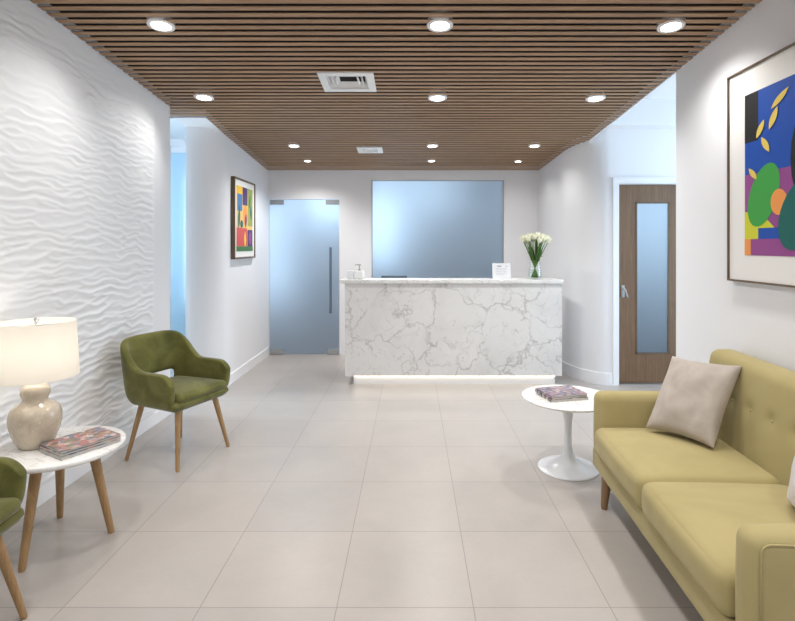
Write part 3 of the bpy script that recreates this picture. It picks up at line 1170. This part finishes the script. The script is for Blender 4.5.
b = B(); lathe(b, [(0.003, z1 - 0.02), (0.004, z1 + 0.004), (0.008, z1 + 0.010), (0.006, z1 + 0.018), (0.001, z1 + 0.022)], seg=14)
obj('finial', b, M['steel'], lp, True)


# ------------------------------------------------------------------ sofa
so = thing('sofa', 'chartreuse two-seat sofa with tufted back along the right wall', 'sofa', (1.053, 2.385, 0), math.radians(-2.77))
b = B(); softbox(b, (0.425, 0, 0.225), (0.85, 1.60, 0.115), 0.018)
obj('frame', b, M['sofa'], so, True)
for sy in (-1, 1):
    b = B(); softbox(b, (0.305, sy * 0.349, 0.361), (0.655, 0.694, 0.16), 0.045, (0.012, 0.004, 0.022))
    obj('seat_cushion', b, M['sofa'], so, True)
for sy in (-1, 1):
    b = B(); softbox(b, (0.40, sy * 0.755, 0.40), (0.79, 0.115, 0.45), 0.045, (0.006, 0.004, 0.004))
    am = obj('armrest', b, M['sofa'], so, True)
    b = B()
    x0, x1, z0, z1, r = 0.032, 0.75, 0.20, 0.602, 0.03
    yy = sy * (0.755 + 0.0575)
    pp = [(x0, yy, z0)] + [(x0 + r - r * math.cos(a), yy, z1 - r + r * math.sin(a)) for a in [PI / 2 * i / 6 for i in range(7)]] + \
         [(x1 - r + r * math.sin(a), yy, z1 - r + r * math.cos(a)) for a in [PI / 2 * i / 6 for i in range(7)]] + [(x1, yy, z0)]
    tube(b, pp, 0.003, 8)
    obj('piping', b, M['sofa'], am, True)
BUT = [(0.175 * k, 0.650) for k in range(-3, 4)]


def lean(p):
    k = (p.z - 0.25) / 0.6
    x = p.x
    if p.x < 0.66:
        for (yb, zb) in BUT:
            d2_ = (p.y - yb) ** 2 + (p.z - zb) ** 2
            x += 0.011 * math.exp(-d2_ / 0.0012) + 0.004 * math.exp(-d2_ / 0.008)
        x -= 0.012 * max(0, 1 - (p.y / 0.8) ** 2) * max(0, 1 - ((p.z - 0.56) / 0.3) ** 2)
    return (x + 0.105 * k, p.y, p.z)


bw = B()
softbox(bw, (0.675, 0.02, 0.56), (0.15, 1.65, 0.635), 0.05, (0, 0, 0.0), lean, div=(4, 84, 34))
bk = obj('backrest', bw, M['sofa'], so, True)
for (yb, zb) in BUT:
    xs = lean(Vector((0.60, yb, zb)))[0]
    b = B(); lathe(b, [(0.001, 0.004), (0.006, 0.003), (0.009, 0.0), (0.007, -0.004), (0.001, -0.006)], seg=16)
    o = obj('button', b, M['sofa'], bk, True, (xs - 0.001, yb, zb))
    o.rotation_euler = (0, math.radians(-80), 0)
for (lx, ly) in ((0.025, -0.60), (0.025, 0.60), (0.79, -0.60), (0.79, 0.60)):
    b = B(); tube(b, [(lx, ly, 0.17), (lx + (-0.015 if lx < .4 else 0.015), ly, 0.012), (lx + (-0.0155 if lx < .4 else 0.0155), ly, 0)], [0.029, 0.018, 0.016], 18)
    autosmooth(obj('leg', b, M['darkoak'], so), 50)


def pillow(name, corners, th, mat, lab, sc=1.0, nrm_sign=1):
    cam = Vector((0, 0, H))
    c = [cam + (Vector(p) - cam) * sc for p in corners]      # BL, BR, TR, TL
    ctr = sum(c, Vector()) / 4
    c = [ctr + (p - ctr) * 1.05 for p in c]
    nrm = (c[1] - c[0]).cross(c[3] - c[0]).normalized() * nrm_sign
    N = 40
    b = B()

    def pt(i, j, side):
        u, v = -1 + 2 * i / N, -1 + 2 * j / N
        uu, vv = u * (1 - 0.09 * (1 - v * v)), v * (1 - 0.09 * (1 - u * u))
        p = (c[0] * (1 - uu) * (1 - vv) + c[1] * (1 + uu) * (1 - vv) + c[2] * (1 + uu) * (1 + vv) + c[3] * (1 - uu) * (1 + vv)) / 4
        k = max(0, (1 - u * u) * (1 - v * v)) ** 0.45
        wr = noise.noise((u * 1.7, v * 1.7, 3.1 + side)) * 0.16 + noise.noise((u * 4.5 + v, v * 3.0 - u, 1.7 + side)) * 0.06 + 0.08 * math.sin(6 * u - 5 * v + 2 * noise.noise((u * 2, v * 2, 0))) * (1 - k)
        return p + nrm * side * th * k * (1 + wr) - ctr
    g = {}
    for side in (1, -1):
        for i in range(N + 1):
            for j in range(N + 1):
                edge = i in (0, N) or j in (0, N)
                key = (i, j, 0 if edge else side)
                if key not in g:
                    g[key] = b.verts.new(pt(i, j, side))
    for side in (1, -1):
        for i in range(N):
            for j in range(N):
                q = []
                for (a, d) in ((i, j), (i + 1, j), (i + 1, j + 1), (i, j + 1)):
                    e = a in (0, N) or d in (0, N)
                    q.append(g[(a, d, 0 if e else side)])
                b.faces.new(q if side == 1 else q[::-1])
    o = obj(name, b, mat, None, True, ctr, recalc=True)
    tag(o, lab, 'cushion', 'cushions on the sofa')
    s = o.modifiers.new('Sub', 'SUBSURF'); s.levels = 1; s.render_levels = 1
    return o


pillow('throw_pillow', [(1.369, 3.058, .44), (1.58, 2.755, .44), (1.839, 2.935, .818), (1.60, 3.219, .813)], 0.095, M['taupe'],
       'taupe velvet cushion leaning in the far corner of the sofa', 0.965)
pillow('throw_pillow', [(1.515, 2.11, .475), (1.415, 1.75, .45), (1.59, 1.81, .79), (1.69, 2.17, .81)], 0.085, M['lilac'],
       'pale lilac cushion at the near end of the sofa, cut off by the photo edge')


# ------------------------------------------------------------------ framed prints
def ellipse(cx, cy, rx, ry, rot=0, n=28):
    return [(cx + rx * math.cos(a) * math.cos(rot) - ry * math.sin(a) * math.sin(rot), cy + rx * math.cos(a) * math.sin(rot) + ry * math.sin(a) * math.cos(rot))
            for a in [2 * PI * i / n for i in range(n)]]


def rect(x0, y0, x1, y1):
    return [(x0, y0), (x1, y0), (x1, y1), (x0, y1)]


def lens(cx, cy, ln, wd, rot):
    pts = []
    for i in range(11):
        u = -1 + 2 * i / 10
        pts.append((u * ln / 2, wd / 2 * (1 - u * u)))
    pts += [(-x, -y) for x, y in pts[1:-1]]
    return [(cx + x * math.cos(rot) - y * math.sin(rot), cy + x * math.sin(rot) + y * math.cos(rot)) for x, y in pts]


def framed(name, lab, loc, rz, w, h, depth, fw, mw, shapes):
    """Local x runs along the picture from its left edge, z up, front faces -y."""
    t = thing(name, lab, 'picture', loc, rz, 'framed abstract prints')
    b = B()
    box(b, 0, fw, -depth, 0, 0, h); box(b, w - fw, w, -depth, 0, 0, h); box(b, fw, w - fw, -depth, 0, 0, fw); box(b, fw, w - fw, -depth, 0, h - fw, h)
    bevel(obj('frame', b, M['frame'], t), 0.002)
    b = B(); box(b, fw, w - fw, -depth + 0.012, -0.004, fw, h - fw)
    obj('mat_board', b, M['mat'], t)
    aw, ah = w - 2 * mw, h - 2 * mw
    names = sorted({c for c, _ in shapes})
    b = B()
    for k, (c, poly) in enumerate(shapes):
        yv = -depth + 0.0115 - 0.00025 * k
        vs_ = [b.verts.new((mw + x * aw, yv, mw + z * ah)) for x, z in poly]
        f = b.faces.new(vs_)
        f.material_index = names.index(c)
        f.normal_update()
        if f.normal.y > 0:
            f.normal_flip()
    obj('print', b, [PAINT[c] for c in names], t)
    return t


# large print: picture length runs from the far edge (left in the view) towards the camera
big = [('blue', rect(0, 0, 1, 1)), ('purple', rect(0, 0.0, 1, 0.50)), ('black', rect(0, 0.70, 0.085, 1.0)),
       ('lime', [(0, 0.05), (0.22, 0.05), (0.20, 0.14), (0.10, 0.26), (0, 0.27)]),
       ('blue', rect(0.085, 0.10, 0.36, 0.165)),
       ('purple', rect(0.03, 0.0, 1, 0.10)), ('orange', rect(0, 0, 0.04, 0.10)),
       ('green', ellipse(0.115, 0.36, 0.085, 0.19, -0.25)),
       ('black', ellipse(0.50, 0.54, 0.235, 0.42)),
       ('purple', rect(0.72, 0.40, 0.86, 0.90)), ('lime', rect(0.86, 0.10, 1.0, 0.55)), ('orange', ellipse(0.80, 0.30, 0.07, 0.13)),
       ('orange', ellipse(0.205, 0.31, 0.045, 0.075)),
       ('teal', ellipse(0.31, 0.23, 0.10, 0.20, -0.25)),
       ('yellow', lens(0.21, 0.90, 0.13, 0.035, 0.75)), ('yellow', lens(0.175, 0.80, 0.13, 0.035, 1.2)), ('yellow', lens(0.10, 0.76, 0.11, 0.032, 1.15)),
       ('yellow', lens(0.13, 0.66, 0.11, 0.032, -1.15)), ('yellow', lens(0.055, 0.50, 0.09, 0.03, -1.0)),
       ('orange', rect(0.30, 0.785, 0.40, 0.81)), ('yellow', lens(0.50, 0.60, 0.14, 0.035, 0.9)), ('yellow', lens(0.58, 0.42, 0.14, 0.035, 0.5)), ('green', rect(0.46, 0.18, 0.66, 0.26)),
       ('yellow', lens(0.64, 0.93, 0.12, 0.035, 0.3)), ('yellow', lens(0.80, 0.95, 0.12, 0.035, -0.4))]
framed('framed_print', 'large colourful abstract print in a thin dark frame above the sofa', (WR, 3.228, 1.283), -PI / 2, 1.72, 1.245, 0.035, 0.011, 0.158, big)
small = [('sand', rect(0, 0, 1, 1)), ('sky', rect(0.05, 0.62, 0.34, 0.90)), ('gold', rect(0.0, 0.88, 0.34, 1.0)), ('violet', rect(0.36, 0.72, 0.66, 1.0)),
         ('olive', rect(0.68, 0.40, 1.0, 1.0)), ('teal', lens(0.15, 0.52, 0.40, 0.12, 1.4)), ('teal', ellipse(0.30, 0.42, 0.09, 0.06)),
         ('moss', lens(0.80, 0.80, 0.26, 0.10, 1.2)), ('teal', lens(0.88, 0.62, 0.26, 0.10, 1.7)),
         ('orange', ellipse(0.52, 0.56, 0.14, 0.16)), ('violet', lens(0.55, 0.48, 0.24, 0.12, 1.5)),
         ('red', rect(0.0, 0.08, 0.62, 0.36)), ('violet', rect(0.66, 0.07, 0.98, 0.34)), ('gold', lens(0.50, 0.18, 0.26, 0.12, 1.57)),
         ('purple', ellipse(0.82, 0.2, 0.08, 0.10)), ('moss', rect(0, 0, 1, 0.075))]
framed('framed_print', 'small colourful abstract print in a deep dark frame on the hall wall', (WHL, 5.675, 1.345), PI / 2, 0.75, 0.90, 0.045, 0.02, 0.085, small)


# ------------------------------------------------------------------ light
def area(name, loc, rot, sx, sy, power, color):
    l = bpy.data.lights.new(name, 'AREA')
    l.shape = 'RECTANGLE'
    l.size, l.size_y = sx, sy
    l.energy = power
    l.color = color
    o = bpy.data.objects.new(name, l)
    COL.objects.link(o)
    o.location = loc
    o.rotation_euler = rot
    return o


BLUE = (0.50, 0.73, 0.97)
# unseen area lights: passage daylight, and backlights added behind the frosted glass
area('passage_daylight', (4.5, 4.7, 1.6), (0, PI / 2, 0), 2.2, 1.2, 42, (0.62, 0.82, 1.0))
area('passage_daylight', (-4.3, 5.15, 1.6), (0, -PI / 2, 0), 2.4, 0.8, 46, (0.66, 0.85, 1.0))
area('screen_backlight', (-3.0, 8.9, 1.7), (-PI / 2, 0, 0), 1.0, 2.2, 11, (0.33, 0.68, 1.0))
area('window_backlight', (-0.42, 7.62, 1.75), (-PI / 2, 0, 0), 0.16, 1.0, 2.6, BLUE)  # lamps added behind the frosted window to shape its gradient
area('window_backlight', (0.25, 7.8, 2.25), (-PI / 2, 0, 0), 0.5, 0.2, 1.6, BLUE)
area('window_backlight', (1.6, 7.9, 1.8), (-PI / 2, 0, -0.5), 0.4, 1.4, 1.5, BLUE)
area('window_backlight', (-0.1, 8.8, 1.9), (-PI / 2, 0, 0), 0.8, 1.4, 1.6, BLUE)
area('glass_door_backlight', (-1.5, 8.6, 1.9), (-PI / 2, 0, 0), 1.0, 1.6, 2.4, BLUE)  # lamps added behind the glass door to shape its bright areas
area('glass_door_backlight', (-1.9, 7.62, 1.6), (-PI / 2, 0, 0), 0.15, 1.8, 2.6, BLUE)
area('glass_door_backlight', (-1.15, 7.62, 2.05), (-PI / 2, 0, 0), 0.25, 0.3, 1.5, BLUE)
area('wood_door_backlight', (2.7, 6.8, 2.0), (-PI / 2, 0, 0), 0.8, 1.2, 8, BLUE)

W = bpy.data.worlds.new('daylight')
S.world = W
W.use_nodes = True
bg = W.node_tree.nodes['Background']
bg.inputs[0].default_value = (0.93, 0.96, 1.0, 1)
bg.inputs[1].default_value = 0.6

cam = bpy.data.cameras.new('camera')
cam.sensor_width = 36
cam.lens = F * 36 / 795
cam.shift_x = -(CX - 397.5) / 795
cam.shift_y = -(310.5 - CY) / 795
cam.clip_start = 0.05
co = bpy.data.objects.new('camera', cam)
COL.objects.link(co)
co.location = (0, 0, H)
co.rotation_euler = (PI / 2, 0, 0)
S.camera = co

S.cycles.use_denoising = True
S.cycles.max_bounces = 8
S.cycles.transparent_max_bounces = 16
S.cycles.sample_clamp_indirect = 6.0
S.view_settings.view_transform = 'Standard'
S.view_settings.look = 'None'
S.view_settings.gamma = 1
S.view_settings.exposure = 0.44
